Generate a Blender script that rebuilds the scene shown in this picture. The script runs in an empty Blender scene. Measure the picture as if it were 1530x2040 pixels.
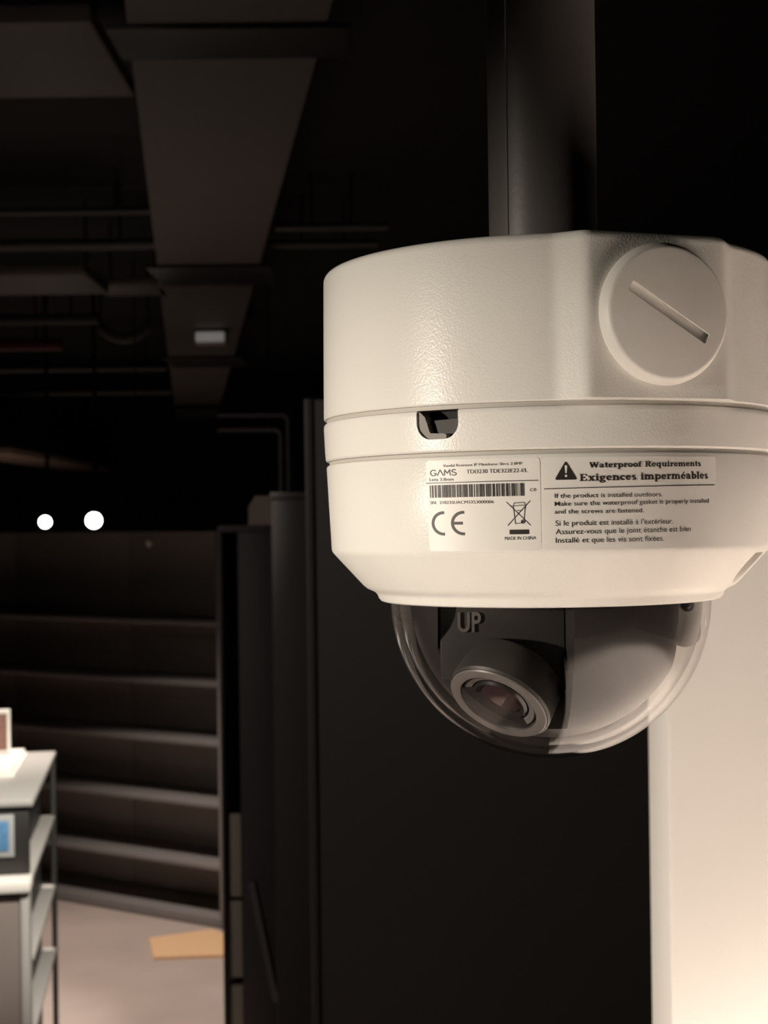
import bpy, bmesh, math, random
from mathutils import Vector, Matrix

random.seed(7)
scene = bpy.context.scene
COL = scene.collection

# ------------------------------------------------------------------ camera
F = 3000.0                      # focal length in pixels of the 1530x2040 frame
EYE = 1.75
wc = Vector((-0.013, 0.003, 1.0)).normalized()          # world up seen from the camera (x right, y forward, z up)
e2 = (Vector((0, 1, 0)) - wc * wc.y).normalized()
e1 = e2.cross(wc).normalized()
RC = Matrix((e1, e2, wc))                               # camera frame -> world
cam_pos = Vector((0, 0, EYE))
cam_data = bpy.data.cameras.new('camera')
cam = bpy.data.objects.new('camera', cam_data)
COL.objects.link(cam)
right, up, back = RC @ Vector((1, 0, 0)), RC @ Vector((0, 0, 1)), RC @ Vector((0, -1, 0))
M4 = Matrix.Identity(4)
for i in range(3):
    M4[i][0], M4[i][1], M4[i][2], M4[i][3] = right[i], up[i], back[i], cam_pos[i]
cam.matrix_world = M4
cam_data.sensor_fit = 'HORIZONTAL'
cam_data.sensor_width = 36.0
cam_data.lens = 36.0 * F / 1530.0
cam_data.clip_start = 0.02
cam_data.clip_end = 60
cam_data.dof.use_dof = True
cam_data.dof.focus_distance = 0.412
cam_data.dof.aperture_fstop = cam_data.lens / 1.5
scene.camera = cam

def at(px, py, Y):
    """world point on the ray of a photo pixel, at world depth Y"""
    d = RC @ Vector(((px - 765) / F, 1, (1020 - py) / F))
    return cam_pos + d * (Y / d.y)

# ------------------------------------------------------------------ world, lights, exposure
world = bpy.data.worlds.new('world')
scene.world = world
world.use_nodes = True
world.node_tree.nodes['Background'].inputs[0].default_value = (0.9, 0.95, 1.0, 1)
world.node_tree.nodes['Background'].inputs[1].default_value = 0.002
vs = scene.view_settings
vs.view_transform = 'Standard'
vs.look = 'None'
vs.exposure = 0.0
vs.gamma = 1.0
vs.use_curve_mapping = False

WARM = (1.0, 0.88, 0.745)
def lamp(name, kind, pos, target, energy, color=WARM, **kw):
    l = bpy.data.lights.new(name, kind)
    l.energy = energy
    l.color = color
    for k, v in kw.items():
        setattr(l, k, v)
    o = bpy.data.objects.new(name, l)
    COL.objects.link(o)
    o.location = pos
    d = Vector(target) - Vector(pos)
    o.rotation_euler = d.to_track_quat('-Z', 'Y').to_euler()
    return o

DEV = cam_pos + RC @ Vector((0.051536, 0.474283, 0.0))
# shop spotlight to the left of the device, a little below it
lamp('spot_key', 'SPOT', DEV + Vector((-0.95, -0.52, 0.03)), DEV + Vector((-0.02, 0, -0.085)), 54,
     WARM, spot_size=math.radians(25), spot_blend=1.0, shadow_soft_size=0.025)
# added spot on the added white counter, whose bounce lights partition and device
lamp('fill_counter', 'SPOT', (1.25, -0.35, 3.0), (0.60, 0.42, EYE - 0.62), 830, (1.0, 0.85, 0.74), spot_size=math.radians(43), spot_blend=0.5, shadow_soft_size=0.08)
# low lamp washing the white partition upward
lamp('spot_wall', 'AREA', (0.50, 0.90, EYE - 0.60), (0.50, 1.25, EYE - 0.58), 0.85, (1.0, 0.84, 0.74), shape='DISK', size=0.2)
# fill lamp added to brighten the narrow end of the white partition
lamp('fill_panel', 'SPOT', (-1.0, 0.6, EYE - 0.85), (0.22, 1.25, EYE - 0.33), 85, WARM, spot_size=math.radians(36), spot_blend=0.6, shadow_soft_size=0.06)
# ceiling spots of the shop over floor and table, and two added fills
lamp('fill_aisle', 'SPOT', (-1.9, 0.9, 3.0), (-0.1, 2.6, 1.05), 52, (1.0, 0.88, 0.80), spot_size=math.radians(95), spot_blend=1.0, shadow_soft_size=0.10)  # weak fill added for the shop's general light from the left
lamp('spot_floor', 'SPOT', (-1.25, 5.25, 3.0), (-1.25, 5.5, 0), 345, (1.0, 0.86, 0.76), spot_size=math.radians(66), spot_blend=0.7, shadow_soft_size=0.08)
lamp('fill_far_floor', 'SPOT', (-3.6, 11.0, 3.0), (-2.6, 11.2, 0), 230, (1.0, 0.88, 0.78), spot_size=math.radians(95), spot_blend=0.7, shadow_soft_size=0.08)  # added out of view; its floor bounce brightens the far duct
lamp('spot_table', 'SPOT', (0.1, 2.7, 2.95), (-1.15, 4.25, 0.85), 500, (1.0, 0.92, 0.82), spot_size=math.radians(26), spot_blend=0.6, shadow_soft_size=0.06)

# ------------------------------------------------------------------ materials
def mat(name, color, rough=0.5, metal=0.0, spec=0.5, var=0.06, vscale=12.0, bump=0.0, bscale=200.0, bdist=0.001, coat=0.0, emit=None, estr=0.0, detail=3.0):
    m = bpy.data.materials.new(name)
    m.use_nodes = True
    nt = m.node_tree
    b = nt.nodes['Principled BSDF']
    tc = nt.nodes.new('ShaderNodeTexCoord')
    n = nt.nodes.new('ShaderNodeTexNoise')
    n.inputs['Scale'].default_value = vscale
    n.inputs['Detail'].default_value = 4
    nt.links.new(tc.outputs['Object'], n.inputs['Vector'])
    mx = nt.nodes.new('ShaderNodeMix')
    mx.data_type = 'RGBA'
    c = color
    mx.inputs[6].default_value = (c[0] * (1 - var), c[1] * (1 - var), c[2] * (1 - var), 1)
    mx.inputs[7].default_value = (min(1, c[0] * (1 + var)), min(1, c[1] * (1 + var)), min(1, c[2] * (1 + var)), 1)
    nt.links.new(n.outputs['Fac'], mx.inputs[0])
    nt.links.new(mx.outputs[2], b.inputs['Base Color'])
    b.inputs['Roughness'].default_value = rough
    b.inputs['Metallic'].default_value = metal
    b.inputs['Specular IOR Level'].default_value = spec
    b.inputs['Coat Weight'].default_value = coat
    if emit:
        b.inputs['Emission Color'].default_value = (*emit, 1)
        b.inputs['Emission Strength'].default_value = estr
    if bump:
        n2 = nt.nodes.new('ShaderNodeTexNoise')
        n2.inputs['Scale'].default_value = bscale
        n2.inputs['Detail'].default_value = detail
        nt.links.new(tc.outputs['Object'], n2.inputs['Vector'])
        bp = nt.nodes.new('ShaderNodeBump')
        bp.inputs['Strength'].default_value = bump
        bp.inputs['Distance'].default_value = bdist
        nt.links.new(n2.outputs['Fac'], bp.inputs['Height'])
        nt.links.new(bp.outputs['Normal'], b.inputs['Normal'])
    return m

M = {}
M['shell'] = mat('powder_coated_white', (0.80, 0.785, 0.74), 0.29, spec=0.22, var=0.015, vscale=60, bump=0.36, bscale=1500, bdist=0.0002, detail=1.5)
M['plug'] = mat('moulded_white_plastic', (0.76, 0.735, 0.69), 0.5, var=0.02, vscale=80, bump=0.15, bscale=1600, bdist=0.0001)
M['sticker'] = mat('sticker_film', (0.80, 0.78, 0.735), 0.42, spec=0.4, var=0.01, vscale=60)
M['ink'] = mat('black_ink', (0.022, 0.018, 0.016), 0.5, var=0.1, vscale=400)
M['ink_soft'] = mat('grey_ink', (0.075, 0.062, 0.052), 0.55, var=0.15, vscale=400)
M['gasket'] = mat('grey_rubber', (0.055, 0.054, 0.05), 0.7, bump=0.2, bscale=600, bdist=0.0003)
M['notch_wall_shade'] = mat('shaded_notch_wall', (0.24, 0.225, 0.205), 0.6)  # grey holds the shade on the notch's left cut wall
M['seam'] = mat('seam_groove_shade', (0.50, 0.475, 0.43), 0.6)  # groove shade put into the colour, darker than the shell
M['cavity'] = mat('black_cavity', (0.01, 0.01, 0.01), 0.8)
M['shroud'] = mat('grey_shroud_plastic', (0.028, 0.0245, 0.0245), 0.34, spec=0.18, var=0.05, vscale=50)
M['black_gloss'] = mat('black_gloss_plastic', (0.018, 0.016, 0.016), 0.25, spec=0.6, var=0.1, vscale=40)
M['black_satin'] = mat('black_satin_plastic', (0.034, 0.031, 0.03), 0.45, var=0.1, vscale=40, bump=0.1, bscale=900, bdist=0.0002)
M['lens_ring'] = mat('lens_ring_plastic', (0.13, 0.118, 0.115), 0.35, var=0.08, vscale=60)
M['lens_glass'] = mat('coated_lens', (0.035, 0.02, 0.022), 0.04, spec=0.9, coat=1.0, var=0.1)
M['tab'] = mat('grey_tab_plastic', (0.30, 0.282, 0.27), 0.45, var=0.05, vscale=60)
M['tab_dark'] = mat('dark_green_tab_plastic', (0.10, 0.108, 0.098), 0.4, var=0.05, vscale=60)
M['chrome'] = mat('chrome_steel', (0.75, 0.73, 0.70), 0.18, metal=1.0)
M['pole'] = mat('dark_grey_pole_paint', (0.092, 0.083, 0.079), 0.42, var=0.08, vscale=30, bump=0.08, bscale=400, bdist=0.0005)
M['white_wall'] = mat('white_paint', (0.76, 0.72, 0.68), 0.6, var=0.012, vscale=6, bump=0.08, bscale=260, bdist=0.0006)
M['dark_wall'] = mat('charcoal_paint', (0.062, 0.054, 0.050), 0.6, var=0.08, vscale=3, bump=0.08, bscale=160, bdist=0.001)
M['dark_trim'] = mat('charcoal_trim', (0.075, 0.066, 0.062), 0.5, var=0.05)
M['black_room'] = mat('black_room_paint', (0.006, 0.0055, 0.006), 0.8, var=0.2, vscale=2)
M['carpet'] = mat('beige_carpet', (0.40, 0.325, 0.29), 0.9, var=0.16, vscale=3.5, bump=0.3, bscale=180, bdist=0.004)
M['duct'] = mat('grey_brown_duct', (0.145, 0.128, 0.12), 0.6, var=0.08, vscale=4)
M['black_metal'] = mat('black_metal', (0.011, 0.0105, 0.0105), 0.5, var=0.1)
M['shelf_metal'] = mat('dark_grey_shelf', (0.19, 0.175, 0.17), 0.5, var=0.08, vscale=8)
M['shelf_back'] = mat('dark_back_panel', (0.40, 0.35, 0.31), 0.65, var=0.1, vscale=8)
M['cabinet'] = mat('near_black_laminate', (0.075, 0.066, 0.066), 0.55, var=0.12, vscale=4)
M['olive'] = mat('olive_board', (0.55, 0.50, 0.41), 0.6, var=0.1, vscale=8)
M['strut'] = mat('grey_strut', (0.17, 0.157, 0.155), 0.45)
M['table_white'] = mat('white_laminate', (0.41, 0.395, 0.37), 0.4, var=0.02)
M['table_beige'] = mat('beige_laminate', (0.20, 0.165, 0.148), 0.5, var=0.05, vscale=8)
M['table_dark'] = mat('dark_laminate', (0.022, 0.02, 0.018), 0.5, var=0.08)
M['card_white'] = mat('white_card', (0.80, 0.77, 0.71), 0.5)
M['card_grey'] = mat('grey_card', (0.36, 0.37, 0.36), 0.5)
M['card_blue'] = mat('blue_print', (0.10, 0.24, 0.42), 0.4, var=0.35, vscale=60)
M['brown'] = mat('brown_print', (0.20, 0.10, 0.075), 0.5, var=0.2, vscale=30)
M['tan'] = mat('tan_board', (0.72, 0.46, 0.26), 0.7, var=0.05, vscale=20)
M['pipe_grey'] = mat('grey_pipe_paint', (0.085, 0.078, 0.076), 0.5)
M['red_pipe'] = mat('dark_red_pipe', (0.16, 0.012, 0.025), 0.5)
M['pale_box'] = mat('pale_brown_board', (0.55, 0.43, 0.36), 0.6)
M['fixture'] = mat('white_fixture', (0.75, 0.71, 0.68), 0.4)
M['lit'] = mat('lit_lamp_face', (1, 1, 1), 0.5, emit=(1.0, 0.96, 0.84), estr=14.0)
M['glow_soft'] = mat('dim_lit_diffuser', (0.7, 0.66, 0.64), 0.5, emit=(1.0, 0.92, 0.88), estr=0.13)

def dome_material():
    m = bpy.data.materials.new('clear_dome')
    m.use_nodes = True
    nt = m.node_tree
    nt.nodes.clear()
    out = nt.nodes.new('ShaderNodeOutputMaterial')
    tr = nt.nodes.new('ShaderNodeBsdfTransparent')
    tr.inputs[0].default_value = (0.99, 0.987, 0.98, 1)
    gl = nt.nodes.new('ShaderNodeBsdfGlossy')
    gl.inputs['Roughness'].default_value = 0.025
    lw = nt.nodes.new('ShaderNodeLayerWeight')          # Schlick reflectance of a thin clear skin
    lw.inputs['Blend'].default_value = 0.5
    pw5 = nt.nodes.new('ShaderNodeMath'); pw5.operation = 'POWER'; pw5.inputs[1].default_value = 4.6
    nt.links.new(lw.outputs['Facing'], pw5.inputs[0])
    fr = nt.nodes.new('ShaderNodeMath'); fr.operation = 'MULTIPLY_ADD'
    fr.inputs[1].default_value = 0.94; fr.inputs[2].default_value = 0.02
    nt.links.new(pw5.outputs[0], fr.inputs[0])
    tc = nt.nodes.new('ShaderNodeTexCoord')
    nz = nt.nodes.new('ShaderNodeTexNoise')
    nz.inputs['Scale'].default_value = 70
    nt.links.new(tc.outputs['Object'], nz.inputs['Vector'])
    bp = nt.nodes.new('ShaderNodeBump')
    bp.inputs['Strength'].default_value = 0.04
    bp.inputs['Distance'].default_value = 0.001
    nt.links.new(nz.outputs['Fac'], bp.inputs['Height'])
    nt.links.new(bp.outputs['Normal'], gl.inputs['Normal'])
    mx = nt.nodes.new('ShaderNodeMixShader')
    nt.links.new(fr.outputs[0], mx.inputs[0])
    nt.links.new(tr.outputs[0], mx.inputs[1])
    nt.links.new(gl.outputs[0], mx.inputs[2])
    nt.links.new(mx.outputs[0], out.inputs[0])
    return m
M['dome'] = dome_material()

# ------------------------------------------------------------------ mesh helpers
def link(name, me, material, parent=None, smooth=None, matrix=None):
    o = bpy.data.objects.new(name, me)
    COL.objects.link(o)
    if material:
        me.materials.clear()
        me.materials.append(M[material])
    if smooth is not None:
        me.polygons.foreach_set('use_smooth', [True] * len(me.polygons))
        me.set_sharp_from_angle(angle=math.radians(smooth))
    if matrix is not None:
        o.matrix_local = matrix
    if parent is not None:
        o.parent = parent
    return o

def bm_obj(name, bm, material, parent=None, smooth=None, matrix=None):
    bmesh.ops.recalc_face_normals(bm, faces=bm.faces)
    me = bpy.data.meshes.new(name)
    bm.to_mesh(me)
    bm.free()
    return link(name, me, material, parent, smooth, matrix)

def box_bm(bm, c, s, bevel=0.0, seg=2, rot=None):
    r = bmesh.ops.create_cube(bm, size=1.0)
    vs_ = r['verts']
    bmesh.ops.scale(bm, vec=Vector(s), verts=vs_)
    if bevel > 0:
        es = list({e for v in vs_ for e in v.link_edges})
        rr = bmesh.ops.bevel(bm, geom=es, offset=bevel, segments=seg, affect='EDGES', profile=0.5)
        vs_ = list({v for f in rr['faces'] for v in f.verts} | {v for v in vs_ if v.is_valid})
    if rot is not None:
        bmesh.ops.rotate(bm, cent=(0, 0, 0), matrix=rot, verts=vs_)
    bmesh.ops.translate(bm, vec=Vector(c), verts=vs_)
    return vs_

def box(name, lo, hi, material, parent=None, bevel=0.003, matrix=None):
    bm = bmesh.new()
    lo, hi = Vector(lo), Vector(hi)
    s = hi - lo
    box_bm(bm, (lo + hi) / 2, s, min(bevel, 0.3 * min(abs(x) for x in s)))
    return bm_obj(name, bm, material, parent, 40, matrix)

def prism(name, pts, axis_vec, material, parent=None, smooth=40, matrix=None):
    """polygon pts (3-D) extruded along axis_vec"""
    bm = bmesh.new()
    a = [bm.verts.new(p) for p in pts]
    b = [bm.verts.new(Vector(p) + Vector(axis_vec)) for p in pts]
    bm.faces.new(a)
    bm.faces.new(b[::-1])
    n = len(pts)
    for i in range(n):
        bm.faces.new((a[i], a[(i + 1) % n], b[(i + 1) % n], b[i]))
    return bm_obj(name, bm, material, parent, smooth, matrix)

def lathe_bm(profile, n=160, close=False):
    bm = bmesh.new()
    rings = []
    for (r, z) in profile:
        if r < 1e-7:
            rings.append([bm.verts.new((0, 0, z))])
        else:
            rings.append([bm.verts.new((r * math.sin(2 * math.pi * i / n), -r * math.cos(2 * math.pi * i / n), z)) for i in range(n)])
    pairs = list(zip(rings, rings[1:])) + ([(rings[-1], rings[0])] if close else [])
    for A, B in pairs:
        for i in range(n):
            j = (i + 1) % n
            if len(A) == 1 and len(B) == 1:
                continue
            if len(A) == 1:
                bm.faces.new((A[0], B[i], B[j]))
            elif len(B) == 1:
                bm.faces.new((A[i], A[j], B[0]))
            else:
                bm.faces.new((A[i], A[j], B[j], B[i]))
    return bm

def tube_bm(path, r, n=12, cap=True):
    bm = bmesh.new()
    path = [Vector(p) for p in path]
    rings = []
    ref = None
    for i, p in enumerate(path):
        t = (path[min(i + 1, len(path) - 1)] - path[max(i - 1, 0)]).normalized()
        if ref is None:
            ref = t.orthogonal().normalized()
        u = (ref - t * ref.dot(t)).normalized()
        ref = u
        v = t.cross(u)
        rings.append([bm.verts.new(p + r * (u * math.cos(2 * math.pi * k / n) + v * math.sin(2 * math.pi * k / n))) for k in range(n)])
    for A, B in zip(rings, rings[1:]):
        for k in range(n):
            bm.faces.new((A[k], A[(k + 1) % n], B[(k + 1) % n], B[k]))
    if cap:
        bm.faces.new(rings[0][::-1])
        bm.faces.new(rings[-1])
    return bm

def tube(name, path, r, material, parent=None, n=12):
    return bm_obj(name, tube_bm(path, r, n), material, parent, 50)

def boolean(o, cutter, op='DIFFERENCE'):
    md = o.modifiers.new('cut', 'BOOLEAN')
    md.object = cutter
    md.operation = op
    md.solver = 'EXACT'
    bpy.context.view_layer.update()
    dg = bpy.context.evaluated_depsgraph_get()
    me = bpy.data.meshes.new_from_object(o.evaluated_get(dg))
    o.modifiers.clear()
    mats = [m for m in o.data.materials]
    o.data = me
    me.materials.clear()
    for m in mats[:1]:
        me.materials.append(m)
    for p in me.polygons:
        p.material_index = 0
    cm = cutter.data
    bpy.data.objects.remove(cutter)
    bpy.data.meshes.remove(cm)

def resmooth(o, ang):
    me = o.data
    me.polygons.foreach_set('use_smooth', [True] * len(me.polygons))
    me.set_sharp_from_angle(angle=math.radians(ang))

def empty(name, loc, label=None, cat=None, group=None, matrix=None):
    o = bpy.data.objects.new(name, None)
    COL.objects.link(o)
    o.empty_display_size = 0.05
    if matrix is not None:
        o.matrix_world = matrix
    else:
        o.location = loc
    return tag(o, label, cat, group)

def tag(o, label=None, cat=None, group=None, kind=None):
    if label: o['label'] = label
    if cat: o['category'] = cat
    if group: o['group'] = group
    if kind: o['kind'] = kind
    return o

def struct(o):
    o['kind'] = 'structure'
    return o

# ================================================================== THE ROOM
CEIL = EYE + 1.42
struct(box('floor', (-7.0, -2.6, -0.1), (3.6, 17.0, 0.0), 'carpet', bevel=0))
struct(box('ceiling', (-7.0, -2.6, CEIL), (3.6, 17.0, CEIL + 0.1), 'black_room', bevel=0))
struct(box('wall_left', (-7.1, -2.6, 0), (-7.0, 17.0, CEIL), 'black_room', bevel=0))
struct(box('wall_right', (3.6, -2.6, 0), (3.7, 17.0, CEIL), 'black_room', bevel=0))
struct(box('wall_back', (-7.0, 17.0, 0), (3.6, 17.1, CEIL), 'black_room', bevel=0))
struct(box('wall_front', (-7.0, -2.7, 0), (3.6, -2.6, CEIL), 'black_room', bevel=0))

# white partition on the right: its narrow end face and its front
pw = at(1330, 1500, 1.2)
white = struct(box('wall_partition_white', (pw.x, 1.2, 0), (2.6, 1.29, EYE + 0.10), 'white_wall', bevel=0.004))
# unseen white counter, added to bounce light onto device and partition
struct(box('bounce_counter', (0.12, -0.70, 0), (1.7, 1.199, EYE - 0.62), 'white_wall', bevel=0.004))
# charcoal partition behind, with an edge trim
pd = at(617, 1500, 3.0)
dark = struct(box('wall_partition_charcoal', (pd.x, 3.0, 0), (3.6, 3.1, EYE + 0.235), 'dark_wall', bevel=0.003))
struct(box('trim_1', (pd.x - 0.002, 2.992, 0), (pd.x + 0.014, 3.104, EYE + 0.236), 'dark_trim', bevel=0.003))

# ================================================================== CEILING SERVICES
UP = Vector((0, 0, 1))
def duct_pt(Y, side):
    x = -0.593 - 0.13 * (Y - 3.63) + (0.442 if side else 0.0)
    return Vector((x, Y, EYE + 1.1))
duct = empty('ceiling_duct', (duct_pt(3.63, 0).x + 0.22, 3.6, CEIL), 'long flat grey-brown ceiling duct running away above the spotlights', 'duct')
def duct_seg(y0, y1):
    pts = [duct_pt(y0, 0), duct_pt(y0, 1), duct_pt(y1, 1), duct_pt(y1, 0)]
    me_o = prism('duct_section', pts, (0, 0, 0.20), 'duct')
    me_o.parent = duct
    me_o.matrix_parent_inverse = duct.matrix_basis.inverted()
    return me_o
ys = [2.45, 3.45, 6.75, 10.4, 14.7, 16.6]
for a, b in zip(ys, ys[1:]):
    duct_seg(a + 0.02, b - 0.02)
for y0, y1 in ((3.34, 3.56), (6.5, 7.02), (10.15, 10.8), (14.45, 14.95)):
    xa, xb = duct_pt(y0, 0).x - 0.05, duct_pt(y0, 1).x + 0.05
    o = box('cross_strap', (xa, y0, EYE + 1.086), (xb, y1, EYE + 1.098), 'black_metal')
    o.parent = duct
    o.matrix_parent_inverse = duct.matrix_basis.inverted()
for y in (3.0, 5.0, 8.5, 12.5):
    for s in (0, 1):
        p = duct_pt(y, s)
        o = tube('hanger_rod', [(p.x + (0.03 if not s else -0.03), y, EYE + 1.29), (p.x + (0.03 if not s else -0.03), y, CEIL)], 0.006, 'black_metal', n=8)
        o.parent = duct
        o.matrix_parent_inverse = duct.matrix_basis.inverted()

def hung(o, p, label, cat, group=None):
    tag(o, label, cat, group)
    return o

def ceiling_board(name, pxr, pyr, h, th, material, label, cat, rods=True):
    """flat board hung under the ceiling; pixel range of its underside at height h above the eye"""
    Y0, Y1 = h * F / (1020 - pyr[0]), h * F / (1020 - pyr[1])
    x0 = (pxr[0] - 765) / F * (Y0 + Y1) / 2
    x1 = (pxr[1] - 765) / F * (Y0 + Y1) / 2
    root = empty(name, ((x0 + x1) / 2, (Y0 + Y1) / 2, EYE + h + th), label, cat)
    o = box('board', (x0, Y0, EYE + h), (x1, Y1, EYE + h + th), material, bevel=0.01)
    o.parent = root
    o.matrix_parent_inverse = root.matrix_basis.inverted()
    if rods:
        for x in (x0 + 0.05, x1 - 0.05):
            r = tube('hanger_rod', [(x, (Y0 + Y1) / 2, EYE + h + th - 0.002), (x, (Y0 + Y1) / 2, CEIL)], 0.005, 'black_metal', n=8)
            r.parent = root
            r.matrix_parent_inverse = root.matrix_basis.inverted()
    return root

ceiling_board('ceiling_panel', (-80, 240), (28, 178), 1.2, 0.05, 'duct', 'flat grey panel under the ceiling left of the duct', 'panel')
ceiling_board('cable_tray', (-160, 200), (530, 570), 1.05, 0.05, 'duct', 'pale grey cable tray at left edge joining the duct', 'tray')
ceiling_board('cable_tray', (205, 335), (553, 574), 1.10, 0.04, 'duct', 'short narrow tray between the pale tray and duct', 'tray')
ceiling_board('ceiling_panel', (62, 162), (886, 928), 0.55, 0.06, 'pale_box', 'small pinkish panel hanging low above the two lit spotlights', 'panel')

def ceiling_pipe(py, px0, px1, h, r, material, label):
    Y = h * F / (1020 - py)
    x0, x1 = (px0 - 765) / F * Y, (px1 - 765) / F * Y
    root = empty('ceiling_pipe', ((x0 + x1) / 2, Y, EYE + h), label, 'pipe')
    for ob in [tube('pipe_run', [(x0, Y, EYE + h), (x1, Y, EYE + h)], r, material)] + \
              [tube('pipe_hanger', [(x, Y, EYE + h), (x, Y, CEIL)], 0.006, 'black_metal', n=8) for x in (x0 + 0.15, x1 - 0.15)]:
        ob.parent = root
        ob.matrix_parent_inverse = root.matrix_basis.inverted()
    return root
ceiling_pipe(668, -300, 128, 1.0, 0.036, 'red_pipe', 'dark red sprinkler pipe at left edge under the ceiling')
ceiling_pipe(470, -200, 318, 1.15, 0.024, 'pipe_grey', 'thin grey pipe just above the pale cable tray')
ceiling_pipe(404, -200, 312, 1.25, 0.016, 'pipe_grey', 'thin dark pipe second above the pale cable tray')
ceiling_pipe(618, -200, 200, 1.12, 0.03, 'pipe_grey', 'dark pipe between pale tray and red pipe')
ceiling_pipe(716, -200, 335, 1.1, 0.03, 'pipe_grey', 'dark pipe just below the red pipe')
ceiling_pipe(765, -200, 345, 1.12, 0.03, 'pipe_grey', 'lowest dark pipe left of the duct end')
ceiling_pipe(441, 556, 780, 1.2, 0.018, 'pipe_grey', 'upper thin dark pipe right of the duct')
ceiling_pipe(475, 540, 760, 1.2, 0.02, 'pipe_grey', 'lower thin grey pipe right of the duct')

# curved grey elbow left of the duct
pts = []
for k in range(13):
    t = k / 12
    pts.append(at(200 + 95 * t, 652 + 22 * math.sin(math.pi * t) ** 0.8, 8.6))
eo = tube('duct_elbow', pts, 0.03, 'strut')
tag(eo, 'curved grey pipe elbow between red pipe and duct', 'pipe')
er = empty('curved_pipe', pts[6], 'curved grey flexible pipe between the red pipe and the duct', 'pipe')
for kk in ('label', 'category'):
    del eo[kk]
eo.parent = er; eo.matrix_parent_inverse = er.matrix_basis.inverted()
for p in (pts[0], pts[-1]):
    o = tube('hanger_rod', [p, (p.x, p.y, CEIL)], 0.006, 'black_metal', n=8)
    o.parent = er; o.matrix_parent_inverse = er.matrix_basis.inverted()

# white emergency light under the duct
p0, p1 = at(386, 685, 8.7), at(450, 657, 8.7)
em = empty('emergency_light', ((p0.x + p1.x) / 2, 8.75, EYE + 1.1), 'small white rectangular light hanging under the ceiling duct', 'light')
for o in (box('housing', (p0.x, 8.71, p0.z), (p1.x, 8.81, p1.z), 'fixture', bevel=0.012),
          box('diffuser', (p0.x + 0.012, 8.695, p0.z + 0.012), (p1.x - 0.012, 8.712, p1.z - 0.012), 'glow_soft', bevel=0.006),
          box('mounting_bracket', (p0.x + 0.02, 8.72, p1.z - 0.002), (p1.x + 0.015, 8.80, EYE + 1.1), 'black_metal', bevel=0.004)):
    o.parent = em; o.matrix_parent_inverse = em.matrix_basis.inverted()

# two lit spotlights over the shelving
def spotlight(px, py, rpx, label):
    Y = 9.0
    c = at(px, py, Y)
    root = empty('spotlight', c, label, 'spotlight', 'lit spotlights above the shelves')
    r = rpx * Y / F
    d = (cam_pos - c).normalized()
    q = d.to_track_quat('Z', 'Y').to_matrix().to_4x4()
    prof = [(0, -0.14), (r * 0.8, -0.13), (r * 1.15, -0.10), (r * 1.2, 0.01), (r * 1.05, 0.01), (r * 1.04, -0.004), (0, -0.004)]
    h = bm_obj('lamp_housing', lathe_bm(prof, 32), 'black_metal', root, 40, q)
    f = bm_obj('lamp_face', lathe_bm([(0, 0.004), (r * 0.6, 0.003), (r * 1.0, -0.002), (r * 1.0, -0.004), (0, -0.004)], 32), 'lit', root, 40, q)
    y = tube('stem', [(0, 0.07, 0.03), (0, 0.07, CEIL - c.z)], 0.012, 'black_metal', root)
    return root
spotlight(90, 1040, 11.5, 'smaller round lit spotlight left of the other one')
spotlight(187, 1037, 15, 'larger round lit spotlight right of the other one')

# hanging black panel with rounded lower corner behind the shelving
c0, c1 = at(235, 1056, 8.2), at(572, 862, 8.2)
pts = [(c0.x, 8.2, c1.z), (c0.x, 8.2, c0.z)]
rad = 0.32
xr, zb = c1.x, c0.z
for k in range(9):
    a = -math.pi / 2 + k / 8 * math.pi / 2
    pts.append((xr - rad * 1.4 + rad * 1.4 * math.cos(a), 8.2, zb + rad * 0.5 + rad * 0.5 * math.sin(a)))
pts.append((xr, 8.2, c1.z))
hb = empty('hanging_panel', ((c0.x + c1.x) / 2, 8.22, c1.z), 'large black panel with rounded corner hanging behind the shelving', 'panel')
for o in [prism('panel_board', pts, (0, 0.04, 0), 'black_room')] + [tube('hanging_cable', [(x, 8.22, c1.z - 0.01), (x, 8.22, CEIL)], 0.004, 'black_metal', n=6) for x in (c0.x + 0.1, c1.x - 0.1)]:
    o.parent = hb; o.matrix_parent_inverse = hb.matrix_basis.inverted()

# ================================================================== DARK SHELVING
A = Vector((-0.70, 6.40, 0))
dl = Vector((-0.838, 0.545, 0))          # along the unit, to the left
nb = Vector((0.545, 0.838, 0))           # into the depth of the unit
MS = Matrix.Identity(4)
for i in range(3):
    MS[i][0], MS[i][1], MS[i][2], MS[i][3] = -dl[i], nb[i], UP[i], A[i]
shelving = empty('shelving_unit', A, 'tall dark empty shelving unit with five shelves at left', 'shelving', matrix=MS)
L, DP = 2.3, 0.30
topz = EYE - (1050 - 1024) * 6.4 / F
def sh(name, lo, hi, m, bevel=0.004):
    return box(name, lo, hi, m, shelving, bevel)
for k in range(3):
    sh('back_panel', (-L + k * L / 3 + 0.002, DP - 0.02, 0.05), (-L + (k + 1) * L / 3 - 0.002, DP, topz), 'shelf_back', 0.003)
sh('upright', (-0.026, 0.0, 0), (0, DP, topz), 'shelf_metal')
sh('upright', (-L, 0.0, 0), (-L + 0.026, DP, topz), 'shelf_metal')
for y in (1229, 1352, 1471, 1594, 1718):
    z = EYE - (y - 1024) * 6.4 / F
    sh('shelf', (-L + 0.027, 0.004, z - 0.022), (-0.027, DP - 0.021, z), 'shelf_metal')
sh('base', (-L + 0.027, 0.01, 0.0), (-0.027, DP - 0.021, 0.045), 'shelf_metal')
kn = at(302, 1082, 6.72)
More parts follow.
